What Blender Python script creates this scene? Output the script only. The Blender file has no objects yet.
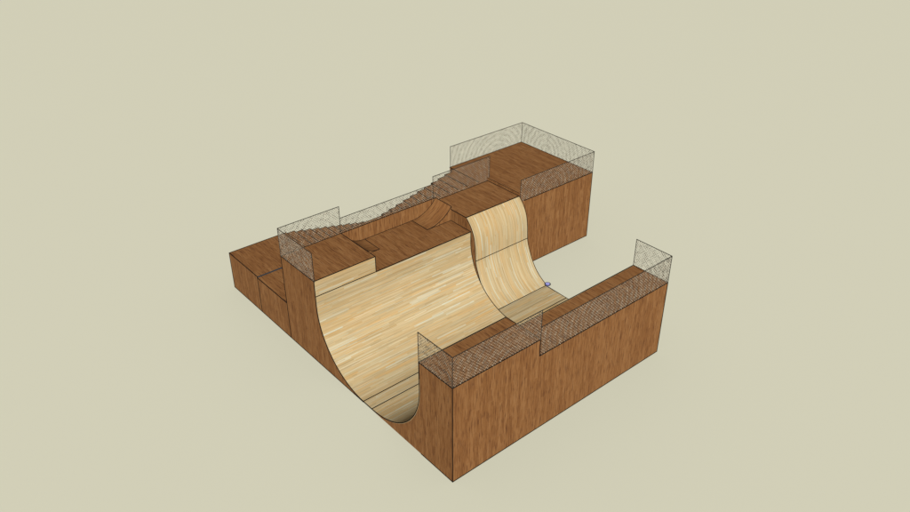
import bpy, math, random
from mathutils import Matrix, Vector
random.seed(4)
sc = bpy.context.scene
col = sc.collection
S = math.sin; K = math.cos; PI = math.pi

# ------------------------------------------------------------------ materials
def new_mat(name):
    m = bpy.data.materials.new(name); m.use_nodes = True
    nt = m.node_tree; nt.nodes.clear()
    out = nt.nodes.new('ShaderNodeOutputMaterial')
    b = nt.nodes.new('ShaderNodeBsdfPrincipled')
    nt.links.new(b.outputs[0], out.inputs[0])
    return m, nt, b

def lin(c):
    return tuple(((x/255)/12.92 if x/255 <= .04045 else ((x/255+.055)/1.055)**2.4) for x in c)

def mathn(nt, op, a, b=None, c=None):
    n = nt.nodes.new('ShaderNodeMath'); n.operation = op
    for i, v in enumerate((a, b, c)):
        if v is None: continue
        if hasattr(v, 'node'): nt.links.new(v, n.inputs[i])
        else: n.inputs[i].default_value = v
    return n.outputs[0]

def uvxy(nt):
    uv = nt.nodes.new('ShaderNodeUVMap'); uv.uv_map = 'grain'
    s = nt.nodes.new('ShaderNodeSeparateXYZ'); nt.links.new(uv.outputs[0], s.inputs[0])
    return s.outputs[0], s.outputs[1]

def vec(nt, x, y, z=0.0):
    c = nt.nodes.new('ShaderNodeCombineXYZ')
    for i, v in enumerate((x, y, z)):
        if hasattr(v, 'node'): nt.links.new(v, c.inputs[i])
        else: c.inputs[i].default_value = v
    return c.outputs[0]

def wnoise(nt, v):
    n = nt.nodes.new('ShaderNodeTexWhiteNoise'); n.noise_dimensions = '3D'
    nt.links.new(v, n.inputs['Vector']); return n.outputs['Value']

def noise(nt, v, scale=1, detail=2, rough=.5):
    n = nt.nodes.new('ShaderNodeTexNoise'); nt.links.new(v, n.inputs['Vector'])
    n.inputs['Scale'].default_value = scale; n.inputs['Detail'].default_value = detail
    n.inputs['Roughness'].default_value = rough; return n.outputs['Fac']

def ramp(nt, f, stops, interp='LINEAR'):
    r = nt.nodes.new('ShaderNodeValToRGB'); r.color_ramp.interpolation = interp
    e = r.color_ramp.elements
    while len(e) > 1: e.remove(e[-1])
    e[0].position = stops[0][0]; e[0].color = (*stops[0][1], 1)
    for p, c in stops[1:]:
        q = e.new(p); q.color = (*c, 1)
    nt.links.new(f, r.inputs[0]); return r.outputs[0]

def mix(nt, kind, fac, a, b):
    n = nt.nodes.new('ShaderNodeMix'); n.data_type = 'RGBA'; n.blend_type = kind
    for sock, v in ((n.inputs[0], fac), (n.inputs[6], a), (n.inputs[7], b)):
        if hasattr(v, 'node'): nt.links.new(v, sock)
        else: sock.default_value = v if not isinstance(v, tuple) else (*v, 1)
    return n.outputs[2]

def strips(nt, u, v, w, L):
    """random value per narrow strip of width w and length about L"""
    row = mathn(nt, 'FLOOR', mathn(nt, 'DIVIDE', v, w))
    off = mathn(nt, 'MULTIPLY', wnoise(nt, vec(nt, row, 3.3)), 9.0)
    seg = mathn(nt, 'FLOOR', mathn(nt, 'ADD', mathn(nt, 'DIVIDE', u, L), off))
    return wnoise(nt, vec(nt, row, seg, 1.7))

def make_brown():
    m, nt, b = new_mat('brown_stained_wood')
    u, v = uvxy(nt)
    n1 = noise(nt, vec(nt, mathn(nt, 'MULTIPLY', u, 1.9), mathn(nt, 'MULTIPLY', v, 19)), 1, 3, .6)
    n2 = noise(nt, vec(nt, mathn(nt, 'MULTIPLY', u, 1.7), mathn(nt, 'MULTIPLY', v, 30), 5.0), 1, 2, .55)
    n3 = noise(nt, vec(nt, mathn(nt, 'MULTIPLY', u, .25), mathn(nt, 'MULTIPLY', v, 1.1), 9.0), 1, 1)
    st = strips(nt, u, v, .13, 1.9)
    f = mathn(nt, 'ADD', mathn(nt, 'MULTIPLY', n1, .75), mathn(nt, 'MULTIPLY', st, .20))
    f = mathn(nt, 'ADD', f, mathn(nt, 'MULTIPLY', n3, .10))
    c = ramp(nt, f, [(.30, (.140, .056, .0165)), (.47, (.192, .082, .0255)), (.57, (.222, .100, .0330)), (.74, (.262, .128, .047))])
    dk = ramp(nt, n2, [(.36, (1, 1, 1)), (.44, (0, 0, 0))])
    c = mix(nt, 'MIX', mathn(nt, 'MULTIPLY', dk, .85), c, (.080, .029, .0105))
    hi = ramp(nt, n2, [(.60, (0, 0, 0)), (.70, (1, 1, 1))])
    c = mix(nt, 'MIX', mathn(nt, 'MULTIPLY', hi, .35), c, (.29, .155, .068))
    nt.links.new(c, b.inputs['Base Color'])
    b.inputs['Roughness'].default_value = .75
    b.inputs['Specular IOR Level'].default_value = .15
    bp = nt.nodes.new('ShaderNodeBump'); bp.inputs['Strength'].default_value = .15; bp.inputs['Distance'].default_value = .01
    nt.links.new(n2, bp.inputs['Height']); nt.links.new(bp.outputs[0], b.inputs['Normal'])
    return m

def make_light(name, w=.066, L=1.6):
    m, nt, b = new_mat(name)
    u, v = uvxy(nt)
    a = strips(nt, u, v, w, L)
    a2 = strips(nt, mathn(nt, 'ADD', u, 31.7), mathn(nt, 'ADD', v, .021), w*.43, L*1.5)
    n3 = noise(nt, vec(nt, mathn(nt, 'MULTIPLY', u, .35), mathn(nt, 'MULTIPLY', v, 2.2), 9.0), 1, 2)
    n4 = noise(nt, vec(nt, mathn(nt, 'MULTIPLY', u, 1.1), mathn(nt, 'MULTIPLY', v, 30), 2.0), 1, 2)
    c = ramp(nt, a, [(0, (.38, .275, .135)), (.18, (.45, .325, .165)), (.36, (.41, .315, .175)), (.52, (.46, .35, .19)),
                     (.66, (.47, .30, .125)), (.78, (.43, .36, .22)), (.90, (.49, .405, .245)), (.945, (.48, .465, .345))], 'CONSTANT')
    c2 = ramp(nt, a2, [(0, (.26, .195, .10)), (.12, (.43, .32, .165)), (.45, (.50, .32, .13)), (.70, (.47, .38, .21)), (.90, (.54, .51, .37))], 'CONSTANT')
    c = mix(nt, 'MIX', .40, c, c2)
    c = mix(nt, 'MIX', .06, c, (.43, .325, .175))
    c = mix(nt, 'MULTIPLY', .22, c, ramp(nt, n3, [(.3, (.80, .78, .74)), (.7, (1.1, 1.1, 1.1))]))
    c = mix(nt, 'MULTIPLY', .5, c, ramp(nt, n4, [(.35, (.76, .75, .72)), (.55, (1.0, 1.0, 1.0))]))
    nt.links.new(c, b.inputs['Base Color'])
    b.inputs['Roughness'].default_value = .6
    b.inputs['Specular IOR Level'].default_value = .15
    return m

def plain(name, c, rough=.6, metal=0., var=.12, scale=3):
    m, nt, b = new_mat(name)
    t = nt.nodes.new('ShaderNodeTexCoord')
    n = noise(nt, t.outputs['Object'], scale, 3)
    lo = tuple(x*(1-var) for x in c); hi = tuple(min(1, x*(1+var)) for x in c)
    nt.links.new(ramp(nt, n, [(.3, lo), (.7, hi)]), b.inputs['Base Color'])
    b.inputs['Roughness'].default_value = rough; b.inputs['Metallic'].default_value = metal
    b.inputs['Specular IOR Level'].default_value = .05
    return m

BROWN = make_brown()
LIGHT = make_light('light_strip_wood')
TRIM = plain('dark_edge_wood', (.010, .007, .005), 1.)
WIRE_D = plain('dark_wire', (.045, .038, .028), .8)
WIRE_L = plain('galvanised_wire', (.47, .40, .29), .9)
FRAME = plain('fence_frame_paint', (.03, .026, .02), .9)
LAV = plain('lavender_paint', (.33, .33, .70), .5, var=.05)
GREYB = plain('blue_grey_paint', (.030, .034, .038), .9)
GROUND = plain('pale_khaki_ground', (.600, .586, .457), .9, var=.001, scale=.2)

# ------------------------------------------------------------------ mesh helpers
class MB:
    def __init__(s): s.v = []; s.f = []; s.uv = []; s.sm = []
    def face(s, pts, uvs=None, smooth=False):
        i = len(s.v); s.v += [tuple(p) for p in pts]; s.f.append(tuple(range(i, i+len(pts))))
        if uvs is None:
            n = (Vector(pts[1])-Vector(pts[0])).cross(Vector(pts[2])-Vector(pts[1])).normalized()
            if abs(n.z) > .6: uvs = [(p[1], p[0]) for p in pts]
            elif abs(n.x) > .6: uvs = [(p[2]+7.3, p[1]+3.1) for p in pts]
            else: uvs = [(p[2]+2.9, p[0]+11.7) for p in pts]
        s.uv.append(uvs); s.sm.append(smooth); return s
    def box(s, x0, x1, y0, y1, z0, z1):
        s.face([(x0,y0,z0),(x1,y0,z0),(x1,y0,z1),(x0,y0,z1)])
        s.face([(x1,y1,z0),(x0,y1,z0),(x0,y1,z1),(x1,y1,z1)])
        s.face([(x0,y1,z0),(x0,y0,z0),(x0,y0,z1),(x0,y1,z1)])
        s.face([(x1,y0,z0),(x1,y1,z0),(x1,y1,z1),(x1,y0,z1)])
        s.face([(x0,y0,z1),(x1,y0,z1),(x1,y1,z1),(x0,y1,z1)])
        s.face([(x0,y1,z0),(x1,y1,z0),(x1,y0,z0),(x0,y0,z0)])
        return s
    def prism_x(s, prof, x0, x1):
        """prof: closed (y,z) outline, counter-clockwise seen from +x"""
        s.face([(x1, y, z) for y, z in prof])
        s.face([(x0, y, z) for y, z in reversed(prof)])
        n = len(prof)
        for i in range(n):
            a, b = prof[i], prof[(i+1) % n]
            s.face([(x0,a[0],a[1]),(x0,b[0],b[1]),(x1,b[0],b[1]),(x1,a[0],a[1])])
        return s
    def prism_y(s, prof, y0, y1):
        """prof: closed (x,z) outline, counter-clockwise seen from -y"""
        s.face([(x, y0, z) for x, z in prof])
        s.face([(x, y1, z) for x, z in reversed(prof)])
        n = len(prof)
        for i in range(n):
            a, b = prof[i], prof[(i+1) % n]
            s.face([(a[0],y1,a[1]),(b[0],y1,b[1]),(b[0],y0,b[1]),(a[0],y0,a[1])])
        return s
    def sheet_x(s, prof, x0, x1, th, along='x', nx=1):
        """bent sheet following the (y,z) curve prof; th is measured to the right of the curve's direction"""
        P = [Vector(p) for p in prof]; n = len(P); Q = []
        for i in range(n):
            t = (P[min(i+1, n-1)]-P[max(i-1, 0)]).normalized()
            Q.append(P[i]+Vector((t.y, -t.x))*th)
        L = [0]
        for i in range(1, n): L.append(L[-1]+(P[i]-P[i-1]).length)
        def uv(x, l): return (x+5.5, l+1.3) if along == 'x' else (l+1.3, x+5.5)
        for i in range(n-1):
            a, b, c, d = P[i], P[i+1], Q[i], Q[i+1]
            s.face([(x0,a.x,a.y),(x1,a.x,a.y),(x1,b.x,b.y),(x0,b.x,b.y)],
                   [uv(x0,L[i]),uv(x1,L[i]),uv(x1,L[i+1]),uv(x0,L[i+1])], True)
            s.face([(x0,c.x,c.y),(x0,d.x,d.y),(x1,d.x,d.y),(x1,c.x,c.y)],
                   [uv(x0,L[i]),uv(x0,L[i+1]),uv(x1,L[i+1]),uv(x1,L[i])], True)
            for x in (x0, x1):
                s.face([(x,a.x,a.y),(x,b.x,b.y),(x,d.x,d.y),(x,c.x,c.y)], [uv(x,L[i])]*4)
        for i in (0, n-1):
            s.face([(x0,P[i].x,P[i].y),(x1,P[i].x,P[i].y),(x1,Q[i].x,Q[i].y),(x0,Q[i].x,Q[i].y)], [uv(x0,L[i])]*4)
        return s
    def rod(s, a, b, r=.019, n=6, ext=0.):
        a = Vector(a); b = Vector(b); d = (b-a).normalized(); a = a-d*ext; b = b+d*ext
        u = d.orthogonal().normalized(); w = d.cross(u)
        A = [a+(u*K(2*PI*i/n)+w*S(2*PI*i/n))*r for i in range(n)]
        B = [p+(b-a) for p in A]
        for i in range(n):
            j = (i+1) % n; s.face([A[i], A[j], B[j], B[i]], [(0,0)]*4)
        s.face(list(reversed(A)), [(0,0)]*n); s.face(B, [(0,0)]*n)
        return s
    def line(s, pts, r=.019):
        for i in range(len(pts)-1): s.rod(pts[i], pts[i+1], r, ext=r*.5)
        return s
    def build(s, name, mat, parent=None, loc=None):
        me = bpy.data.meshes.new(name)
        o = Vector(parent.location) if parent and loc is None else Vector(loc or (0,0,0))
        me.from_pydata([tuple(Vector(p)-o) for p in s.v], [], s.f)
        uvl = me.uv_layers.new(name='grain')
        k = 0
        for uvs in s.uv:
            for q in uvs: uvl.data[k].uv = q; k += 1
        for p, sm in zip(me.polygons, s.sm): p.use_smooth = sm
        me.materials.append(mat)
        ob = bpy.data.objects.new(name, me); col.objects.link(ob)
        if parent: ob.parent = parent
        else: ob.location = o
        if any(s.sm):
            import bmesh
            bm = bmesh.new(); bm.from_mesh(me); bmesh.ops.remove_doubles(bm, verts=bm.verts, dist=1e-5)
            bmesh.ops.recalc_face_normals(bm, faces=bm.faces)
            for e in bm.edges:
                if len(e.link_faces) == 2 and e.calc_face_angle(0) > .6: e.smooth = False
            bm.to_mesh(me); bm.free()
        return ob

def thing(name, label, cat, loc, group=None):
    o = bpy.data.objects.new(name, None); col.objects.link(o); o.location = loc
    o.empty_display_size = .3
    o['label'] = label; o['category'] = cat
    if group: o['group'] = group
    return o

DT = .05     # deck board thickness
def block(root, x0, x1, y0, y1, z, part='body', z0=0.):
    MB().box(x0, x1, y0, y1, z0, z-DT).build(part, BROWN, root)
    MB().box(x0, x1, y0, y1, z-DT, z).build('deck', BROWN, root)

def trim(root, lines, r=.019, base=None):
    for l in lines:
        m = MB().line(l, r)
        if base is None: m.build('edge_trim', TRIM, root)
        else: m.build('edge_trim', TRIM, root, base)

# ------------------------------------------------------------------ measured dimensions
HF, HR, HE, HM, HRI, HFAR = 4.13, 3.425, 4.08, 3.37, 3.935, 3.64
HL1, HL2 = 1.867, 1.80
XJ, XB, XJ2, XE, XRI, XFAR = 3.94, 11.15, 7.98, 2.864, 11.233, 16.29
YI, YC, YB, YW, YS, YBK, YL1, YFAR = 1.725, 8.215, 10.70, 10.86, 13.24, 13.54, 15.89, 8.48
FLA, FLB, ZC, ZF = 4.76, 5.32, 2.93, .035

# ------------------------------------------------------------------ setting
g = MB().face([(-400,-400,0),(400,-400,0),(400,400,0),(-400,400,0)], [(0,0)]*4).build('ground', GROUND)
g['kind'] = 'structure'

# ------------------------------------------------------------------ half pipe
def arc(cy, cz, ry, rz, a0, a1, n=26):
    return [(cy+ry*K(a0+(a1-a0)*i/n), cz+rz*S(a0+(a1-a0)*i/n)) for i in range(n+1)]
front_curve = arc(FLA, ZC, FLA-YI, ZC-ZF, PI, 1.5*PI)         # top of the curve down to the flat
back_curve = arc(FLB, ZC, YC-FLB, ZC-ZF, 1.5*PI, 2*PI)
TH = .03
g_pipe = 'ramp sections of the wooden skate ramp'
hp = thing('half_pipe', 'wide pale strip-wood half pipe curve on the left between the two brown platforms', 'skate ramp', (0, YI, 0), g_pipe)
def off(c, th):
    P = [Vector(p) for p in c]; n = len(P); Q = []
    for i in range(n):
        t = (P[min(i+1, n-1)]-P[max(i-1, 0)]).normalized(); Q.append(tuple(P[i]+Vector((t.y, -t.x))*th))
    return Q
ufull = [(YI, HR-.003)]+front_curve+back_curve+[(YC, HM-.003)]
# body: the brown wood under the riding surface
lowc = off(ufull, TH)
bodyp = [(y, max(z, .004)) for y, z in lowc]
fr = [p for p in bodyp if p[0] < FLA+.01]; bk = [p for p in bodyp if p[0] > FLB-.01]
body = MB()
def under(poly, x0, x1, side):
    m = body
    # strips of wedge between the curve and the ground/platform side
    for i in range(len(poly)-1):
        a, b = poly[i], poly[i+1]
        yo = YI-TH if side < 0 else YC+TH
        for x, fl in ((x0, 0), (x1, 1)):
            q = [(x,a[0],a[1]),(x,b[0],b[1]),(x,b[0],0),(x,a[0],0)]
            if abs(a[0]-b[0]) > 1e-6: m.face(q if fl else q[::-1])
    # closing end faces
    m.face([(x0,yo,0),(x1,yo,0),(x1,yo,HM-.05),(x0,yo,HM-.05)])
def clampy(p): return [(min(max(y, YI-TH), YC+TH), z) for y, z in p]
under(clampy(fr), 0, XJ2, -1); under(clampy(bk), 0, XJ2, 1)
body.box(0, XJ2, FLA, FLB, 0, .0045)
body.build('body', BROWN, hp)
MB().sheet_x(ufull, 0, XJ2, TH).build('riding_surface', LIGHT, hp)
def xcurve(c, x): return [(x, y, z) for y, z in c]
trim(hp, [xcurve(ufull, 0), [(0,FLA,ZF+.004),(XJ2,FLA,ZF+.004)], [(0,FLB,ZF+.004),(XJ2,FLB,ZF+.004)], xcurve([p for p in back_curve]+[(YC,HM)], XJ2)])
cp = MB().rod((XE, YC, HM-.005), (XJ2-.01, YC, HM-.005), .022).build('coping', TRIM, hp)

# ------------------------------------------------------------------ front platforms
gp = 'brown wooden platforms of the skate ramp'
t = thing('ramp_platform', 'higher brown plank-grain platform at the nearest corner, left end of the front deck', 'platform', (0,0,0), gp)
block(t, 0, XJ, 0, YI-TH, HF)
trim(t, [[(0,0,0),(0,0,HF),(XJ,0,HF),(XJ,YI,HF),(0,YI,HF),(0,0,HF)], [(0,YI,HF),(0,YI,ZC)], [(0,0,.01),(0,YI,.01)], [(0,0,.01),(XJ,0,.01)], [(XJ,0,HF),(XJ,0,HR)]])
t = thing('ramp_platform', 'long low brown front platform on the right, one step below its neighbour', 'platform', (XJ,0,0), gp)
block(t, XJ+.001, XB, 0, YI-TH, HR)
trim(t, [[(XJ,0,HR),(XB,0,HR),(XB,YI,HR),(XJ,YI,HR)], [(XB,0,HR),(XB,0,0)], [(XJ,0,.01),(XB,0,.01)], [(XB,YI,HR),(XB,YI,0)]])

# ------------------------------------------------------------------ extension tower
t = thing('extension_tower', 'square brown tower at the left rear with a pale vertical lip above the half pipe', 'platform', (0,YC,0), gp)
block(t, 0, XE-.001, YC+TH, YB, HE)
MB().sheet_x([(YC, HM+.001), (YC, HM+.35), (YC, HE-.001)], .001, XE-.001, TH-.001).build('vertical_lip', LIGHT, t)
trim(t, [[(0,YB,0),(0,YB,HE),(0,YC,HE),(XE,YC,HE),(XE,YB,HE),(0,YB,HE)], [(0,YC,HE),(0,YC,HM)], [(XE,YC,HE),(XE,YC,HM)],
         [(0,YC,HM),(XE,YC,HM)], [(XE,YB,HM),(XE,YC,HM)], [(0,YB,  .01),(0,FLB,.01)]])

# ------------------------------------------------------------------ main back deck
t = thing('ramp_platform', 'recessed brown back deck between the tower and the tall pale roll-in', 'platform', (XE,YC,0), gp)
block(t, XE, XJ2, YC+TH, YB, HM)
trim(t, [[(XE,YB,HM),(XJ2,YB,HM),(XJ2,YC,HM)]], .018)

# back wall
t = thing('backing_panel', 'long narrow reddish-brown upright panel behind the recessed back deck', 'panel', (XE,YB,0))
MB().box(XE, XJ2, YB, YW, 0, HE).build('board', BROWN, t)
trim(t, [[(XE,YB,HE),(XJ2,YB,HE)], [(XE,YW,HE),(XJ2,YW,HE)], [(XJ2,YW,HE),(XJ2,YB,HE)]], .018)

# launch ramps on the deck
YM = 9.58
def launch(label, x0, x1):
    """quarter curve rising from x0 (foot) to x1 (top)"""
    sg = 1 if x1 > x0 else -1; L = abs(x1-x0); H = HE-HM
    t = thing('launch_ramp', label, 'skate ramp', (x0, YM, HM), 'small curved launch ramps on the back deck')
    n = 14; R = (L*L+H*H)/(2*H); am = math.asin(min(1, L/R))
    c = [(x0+sg*R*S(am*i/n), HM+.006+(H-.006)*(1-K(am*i/n))/(1-K(am))) for i in range(n+1)]
    prof = c+[(x1, HM)]
    prof = [prof[-1]]+prof[:-1]
    m = MB()
    m.face([(x, YM, z) for x, z in (prof if sg < 0 else prof[::-1])])
    m.face([(x, YB, z) for x, z in (prof[::-1] if sg < 0 else prof)])
    m.face([(x1,YM,HM),(x1,YB,HM),(x1,YB,HE),(x1,YM,HE)])
    m.build('body', BROWN, t)
    s = MB()
    for i in range(n):
        a, b = c[i], c[i+1]; la = i*L/n; lb = (i+1)*L/n
        q = [(a[0],YM,a[1]),(b[0],YM,b[1]),(b[0],YB,b[1]),(a[0],YB,a[1])]
        uv = [(la,YM),(lb,YM),(lb,YB),(la,YB)]
        s.face(q, uv, True)
    s.build('riding_surface', BROWN, t)
    e = [[(x,YM,z) for x,z in c], [(x,YB-.004,z) for x,z in c], [(x0,YM,HM+.008),(x0,YB,HM+.008)], [(x1,YM,HE),(x1,YB,HE)],
         [(x0,YM,HM+.004),(x1,YM,HM+.004)], [(x1,YM,HM),(x1,YM,HE)]]
    trim(t, e, .015)
    return t
launch('small curved brown launch ramp rising to the right beside the pale roll-in', 6.62, 8.005)
launch('small brown launch ramp mostly hidden behind the square tower, only its foot showing', 4.02, XE+.004)

# ------------------------------------------------------------------ roll-in
ri = thing('roll_in_ramp', 'tall pale roll-in ramp with an S-shaped face, right of the half pipe', 'skate ramp', (XJ2, YI, 0), g_pipe)
key = [(8.535,HRI),(8.27,3.655),(8.08,3.34),(7.975,3.03),(7.90,2.55),(7.865,2.0),(7.80,1.72),(7.69,1.44),(7.54,1.11),(7.37,.82),(7.17,.56),(6.95,.36),(6.70,.19),(6.45,.06)]
def spline(P, k=4):
    P = [Vector(p) for p in P]; Q = [P[0]*2-P[1]]+P+[P[-1]*2-P[-2]]; out = []
    for i in range(1, len(Q)-2):
        a, b, c, d = Q[i-1], Q[i], Q[i+1], Q[i+2]
        for j in range(k):
            t_ = j/k
            out.append(tuple(.5*((2*b)+(c-a)*t_+(2*a-5*b+4*c-d)*t_**2+(3*b-a-3*c+d)*t_**3)))
    out.append(tuple(P[-1])); return out
rc = spline(key)                       # from the top to the foot
up = rc[::-1]                          # from the foot to the top
body = MB()
X0, X1 = XJ2+.006, XRI
lowr = off(up, TH)
lowr = [(y, max(z, .004)) for y, z in lowr]
lowr[-1] = (lowr[-1][0], HRI-DT)
prof = lowr+[(YB, HRI-DT), (YB, 0), (lowr[0][0], 0)]
body.prism_x(prof[::-1], X0, X1)
body.build('body', BROWN, ri)
MB().box(X0, X1, 8.53, YB+.16, HRI-DT, HRI).build('deck', BROWN, ri)
MB().sheet_x(up, X0, X1, TH, 'y').build('riding_surface', LIGHT, ri)
fl = [(YI+.002, HR-.01)]+[(y, z+.02) for y, z in front_curve[:-1]]+[(FLA, .056), (5.1, .058), (6.45, .06)]
MB().sheet_x(fl, X0, XB-.004, TH).build('flat_surface', LIGHT, ri)
trim(ri, [xcurve(rc, X0), xcurve(rc, X1), [(X0,6.45,.066),(X1,6.45,.066)], [(X0,7.865,2.0),(X1,7.865,2.0)], [(X0,FLB-.2,.066),(XB,FLB-.2,.066)]], .018)
trim(ri, [[(X1,8.535,HRI),(X1,YB,HRI)], [(X0,8.535,HRI),(X0,YB,HRI)], [(X1-.04,6.45,.05),(XB,FLA,.05)], [(X0,YB,HRI),(X1,YB,HRI)], [(X0,6.45,.066),(X0,FLA,.062)]],)
MB().rod((X0, 8.545, HRI-.004), (X1, 8.545, HRI-.004), .026).build('coping', TRIM, ri)

# lavender disc at the foot of the roll-in
pp = thing('disc', 'small flat lavender disc at the right foot of the pale roll-in', 'disc', (XRI+.03, 6.43, .07))
MB().rod((XRI+.03, 6.43, .07), (XRI+.03, 6.43, .145), .105, 20).build('plate', LAV, pp)
m = MB()
for i in range(20):
    a, b = 2*PI*i/20, 2*PI*(i+1)/20
    m.rod((XRI+.03+.13*K(a), 6.43+.13*S(a), .12), (XRI+.03+.13*K(b), 6.43+.13*S(b), .125), .024)
m.build('rim', TRIM, pp)

# ------------------------------------------------------------------ far platform and wedge
t = thing('ramp_platform', 'large far brown platform fenced on its back, right and front sides', 'platform', (XRI,YFAR,0), gp)
block(t, XRI+.004, XFAR, YFAR, YBK, HFAR)
trim(t, [[(XRI+.3,YFAR,HFAR),(XFAR,YFAR,HFAR),(XFAR,YBK,HFAR),(XRI,YBK,HFAR),(XRI,YW,HFAR)], [(XFAR,YFAR,HFAR),(XFAR,YFAR,0)], [(XRI,YFAR,.012),(XFAR,YFAR,.012)], [(XFAR,YFAR,.012),(XFAR,YBK,.012)]])
t = thing('divider_board', 'low narrow brown board dividing the roll-in deck from the far platform', 'board', (XRI,YFAR,HFAR), None)
MB().box(XRI+.01, XRI+.07, 8.56, YB+.15, HFAR, HRI+.15).build('board', BROWN, t)
trim(t, [[(XRI+.01,8.56,HRI+.15),(XRI+.01,YB+.15,HRI+.15)], [(XRI+.008,8.56,HRI+.002),(XRI+.008,YB+.15,HRI+.002)]], .011)

# ------------------------------------------------------------------ landings and stairs
gl = 'stair landings at the left rear corner'
t = thing('stair_landing', 'brown landing block at the far left corner, one shallow step above its neighbour', 'landing', (0,YS,0), gl)
block(t, 0, 2.95, YS, YL1, HL1)
MB().box(.01, 2.94, YS-.006, YS-.0005, HL2+.004, HL1-.004).build('riser', GREYB, t)
trim(t, [[(0,YS,0),(0,YS,HL1),(0,YL1,HL1),(2.95,YL1,HL1),(2.95,YS,HL1)], [(0,YL1,HL1),(0,YL1,0)], [(0,YS,.01),(0,YL1,.01)]])
MB().rod((0, YS-.004, HL1-.004), (2.95, YS-.004, HL1-.004), .010).build('nosing', GREYB, t)
t = thing('stair_landing', 'narrower brown landing block tucked against the square tower, slightly lower', 'landing', (0,YB,0), gl)
block(t, 0, 4.10, YB+.006, YS-.007, HL2)
trim(t, [[(0,YB+.01,HL2),(0,YS,HL2)], [(0,YB,.01),(0,YS,.01)]])

gs = 'stair flights behind the ramp'
t = thing('staircase', 'long upper stair flight of brown treads rising right to the far platform', 'stairs', (4.1,YW,0), gs)
lines = []
NS = 16
for k in range(NS):
    xb = XRI-.0-.44*k-.002; xa = xb-.44; z = 3.42-.0985*k
    if k == NS-1: xa = 4.105
    st = MB().box(xa, xb, YW+.004, YBK-.14, 0, z).build('step', BROWN, t)
    lines = [[(xb-.006,YBK-.14,z+.0985 if k else HFAR),(xb-.006,YBK-.14,z),(xa,YBK-.14,z)], [(xa,YW,z),(xa,YBK-.14,z)]]
    trim(st, lines, .022, t.location)
t = thing('staircase', 'lower stair flight descending right from the far left landing, partly behind mesh', 'stairs', (2.95,YS,0), gs)
lines = []; NS = 18
for k in range(NS):
    xa = 2.954+.44*k; xb = xa+.44; z = HL1-.1-.0985*k+.03
    if z <= .02: break
    st = MB().box(xa, xb, YS+.17, YL1, 0, z).build('step', BROWN, t)
    lines = [[(xa,YL1,z+.0985),(xa,YL1,z),(xb,YL1,z)], [(xb,YS+.17,z),(xb,YL1,z)]]
    trim(st, lines, .022, t.location)

# ------------------------------------------------------------------ mesh fences
gf = 'wire mesh fence panels on the platform edges'
def fence(label, a, b, z0, z1, pitch=.115, low=0.):
    """panel from a to b (x,y)"""
    ax, ay = a; bx, by = b
    L = math.hypot(bx-ax, by-ay); H = z1-z0; ux, uy = (bx-ax)/L, (by-ay)/L
    t = thing('mesh_fence', label, 'fence', (ax, ay, z0), gf)
    P = lambda s, h, o=0.: (ax+ux*s-uy*o, ay+uy*s+ux*o, z0+h)
    fr = MB()
    for q in ([P(0,0),P(0,H)], [P(0,H),P(L,H)], [P(L,H),P(L,low)]): fr.rod(q[0], q[1], .0145, ext=.007)
    fr.build('frame', FRAME, t)
    rnd = random.Random(label)
    cs, ch = rnd.uniform(.2, .8)*L, rnd.uniform(-.6, .4)
    for nm, sgn, mt, r, o in (('dark_wires', 1, WIRE_D, .0056, .5), ('dark_wires', -1, WIRE_D, .0044, .5), ('pale_wires', 1, WIRE_L, .0017, .0), ('pale_wires', -1, WIRE_L, .0028, .0)):
        m = MB()
        def seg(s0, h0, s1, h1, r):
            n = max(1, int((s1-s0)/.085)); prev = None
            for i in range(n+1):
                f = i/n; s = s0+(s1-s0)*f; h = h0+(h1-h0)*f
                w = rnd.uniform(-.016, .016) if 0 < i < n else 0
                p = P(min(max(s+w, 0), L), min(max(h+w*sgn, 0), H), .006*sgn)
                q = 1+.45*S(2*PI*math.hypot(s-cs, h-ch)/.27)
                if prev: m.rod(prev, p, r*q*rnd.choice((.5, .8, 1., 1.5)), 3)
                prev = p
        c = -H+pitch*(.25+o)
        while c < L:
            s0, s1 = max(c, 0), min(c+H, L)
            if s1-s0 > .02:
                if sgn > 0: seg(s0, s0-c, s1, s1-c, r)
                else: seg(s0, H-(s0-c), s1, H-(s1-c), r)
            c += pitch
        m.build(nm, mt, t)
    return t
F = 1.22
fence('short mesh panel over the half pipe end at the nearest corner platform', (0, YI), (0, 0), HF, HF+F)
fence('mesh panel along the front edge of the higher front platform', (0, 0), (XJ, 0), HF, HF+F)
fence('long mesh panel along the front edge of the low right platform', (XJ, 0), (XB, 0), HR, HR+F)
fence('short mesh panel closing the right end of the low front platform', (XB, 0), (XB, YI), HR, HR+F)
fence('mesh panel on the left edge of the square tower', (0, YC-.05), (0, YB), HE, HE+1.27)
fence('mesh panel on the back edge of the square tower', (0, YB), (XE, YB), HE, HE+1.27, low=.72)
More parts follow.
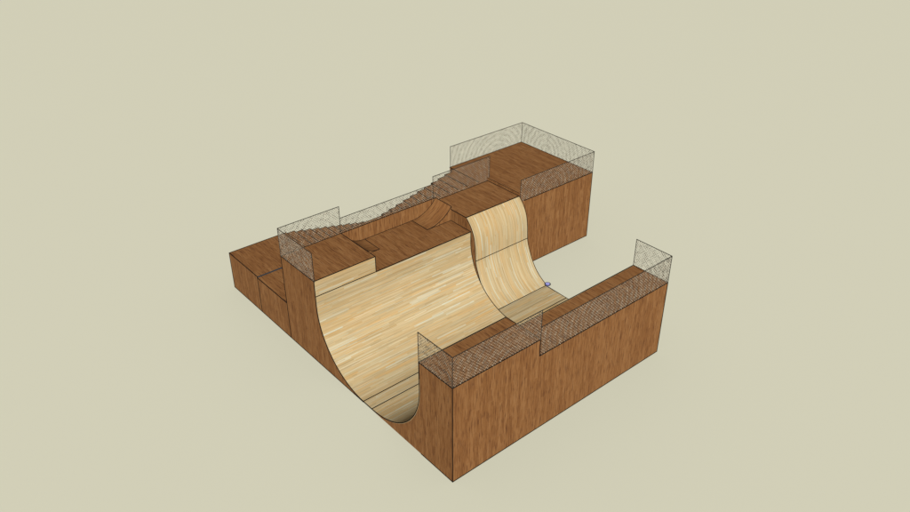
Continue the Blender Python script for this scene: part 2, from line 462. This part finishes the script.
fence('lower mesh strip standing on the long upright back panel before the stairs', (XE, YB+.01), (7.87, YB+.01), HE, HE+.716)
fence('mesh panel at the back of the roll-in deck, in front of the upper stairs', (7.87, YB+.01), (11.34, YB+.01), HRI, HE+1.1)
fence('mesh panel along the back edge of the far platform', (XRI+.04, YBK), (XFAR, YBK), HFAR, HFAR+1.12)
fence('mesh panel along the right edge of the far platform', (XFAR, YBK), (XFAR, YFAR), HFAR, HFAR+1.12)
fence('mesh panel along the front edge of the far platform beside the roll-in', (XRI+.02, YFAR), (XFAR, YFAR), HFAR, HFAR+1.12)

# ------------------------------------------------------------------ light
w = bpy.data.worlds.new('World'); sc.world = w; w.use_nodes = True
bg = w.node_tree.nodes['Background']; bg.inputs[0].default_value = (1, .99, .95, 1); bg.inputs[1].default_value = .14
sun = bpy.data.lights.new('sun', 'SUN'); sun.energy = 5.75; sun.angle = math.radians(.5); sun.color = (1, .99, .97)
try: sun.use_shadow = False
except Exception: pass
try: sun.cycles.cast_shadow = False
except Exception: pass
so = bpy.data.objects.new('sun', sun); col.objects.link(so)
d = Vector((-.51, -.69, .51))
so.rotation_euler = d.to_track_quat('Z', 'Y').to_euler(); so.location = d*40

sc.render.engine = 'CYCLES'
sc.cycles.diffuse_bounces = 0

# ------------------------------------------------------------------ camera
R = Matrix([[0.7628685699080505, -0.6465535686860459, -0.00016693047789198556],
            [-0.33312897095904853, -0.3928375771876277, -0.8571486024354938],
            [0.5541269112344316, 0.653947337916971, -0.5150691657215517]])
cam = bpy.data.cameras.new('camera'); co = bpy.data.objects.new('camera', cam); col.objects.link(co)
M = (R.transposed() @ Matrix.Diagonal((1, -1, -1))).to_4x4()
M.translation = Vector((-12.48338433, -14.8568397, 20.64709526))
co.matrix_world = M
cam.sensor_width = 36; cam.lens = 36*800.3/910; cam.clip_end = 2000; cam.clip_start = .1
sc.camera = co
sc.view_settings.view_transform = 'Standard'; sc.view_settings.look = 'None'
sc.view_settings.exposure = 0; sc.view_settings.gamma = 1
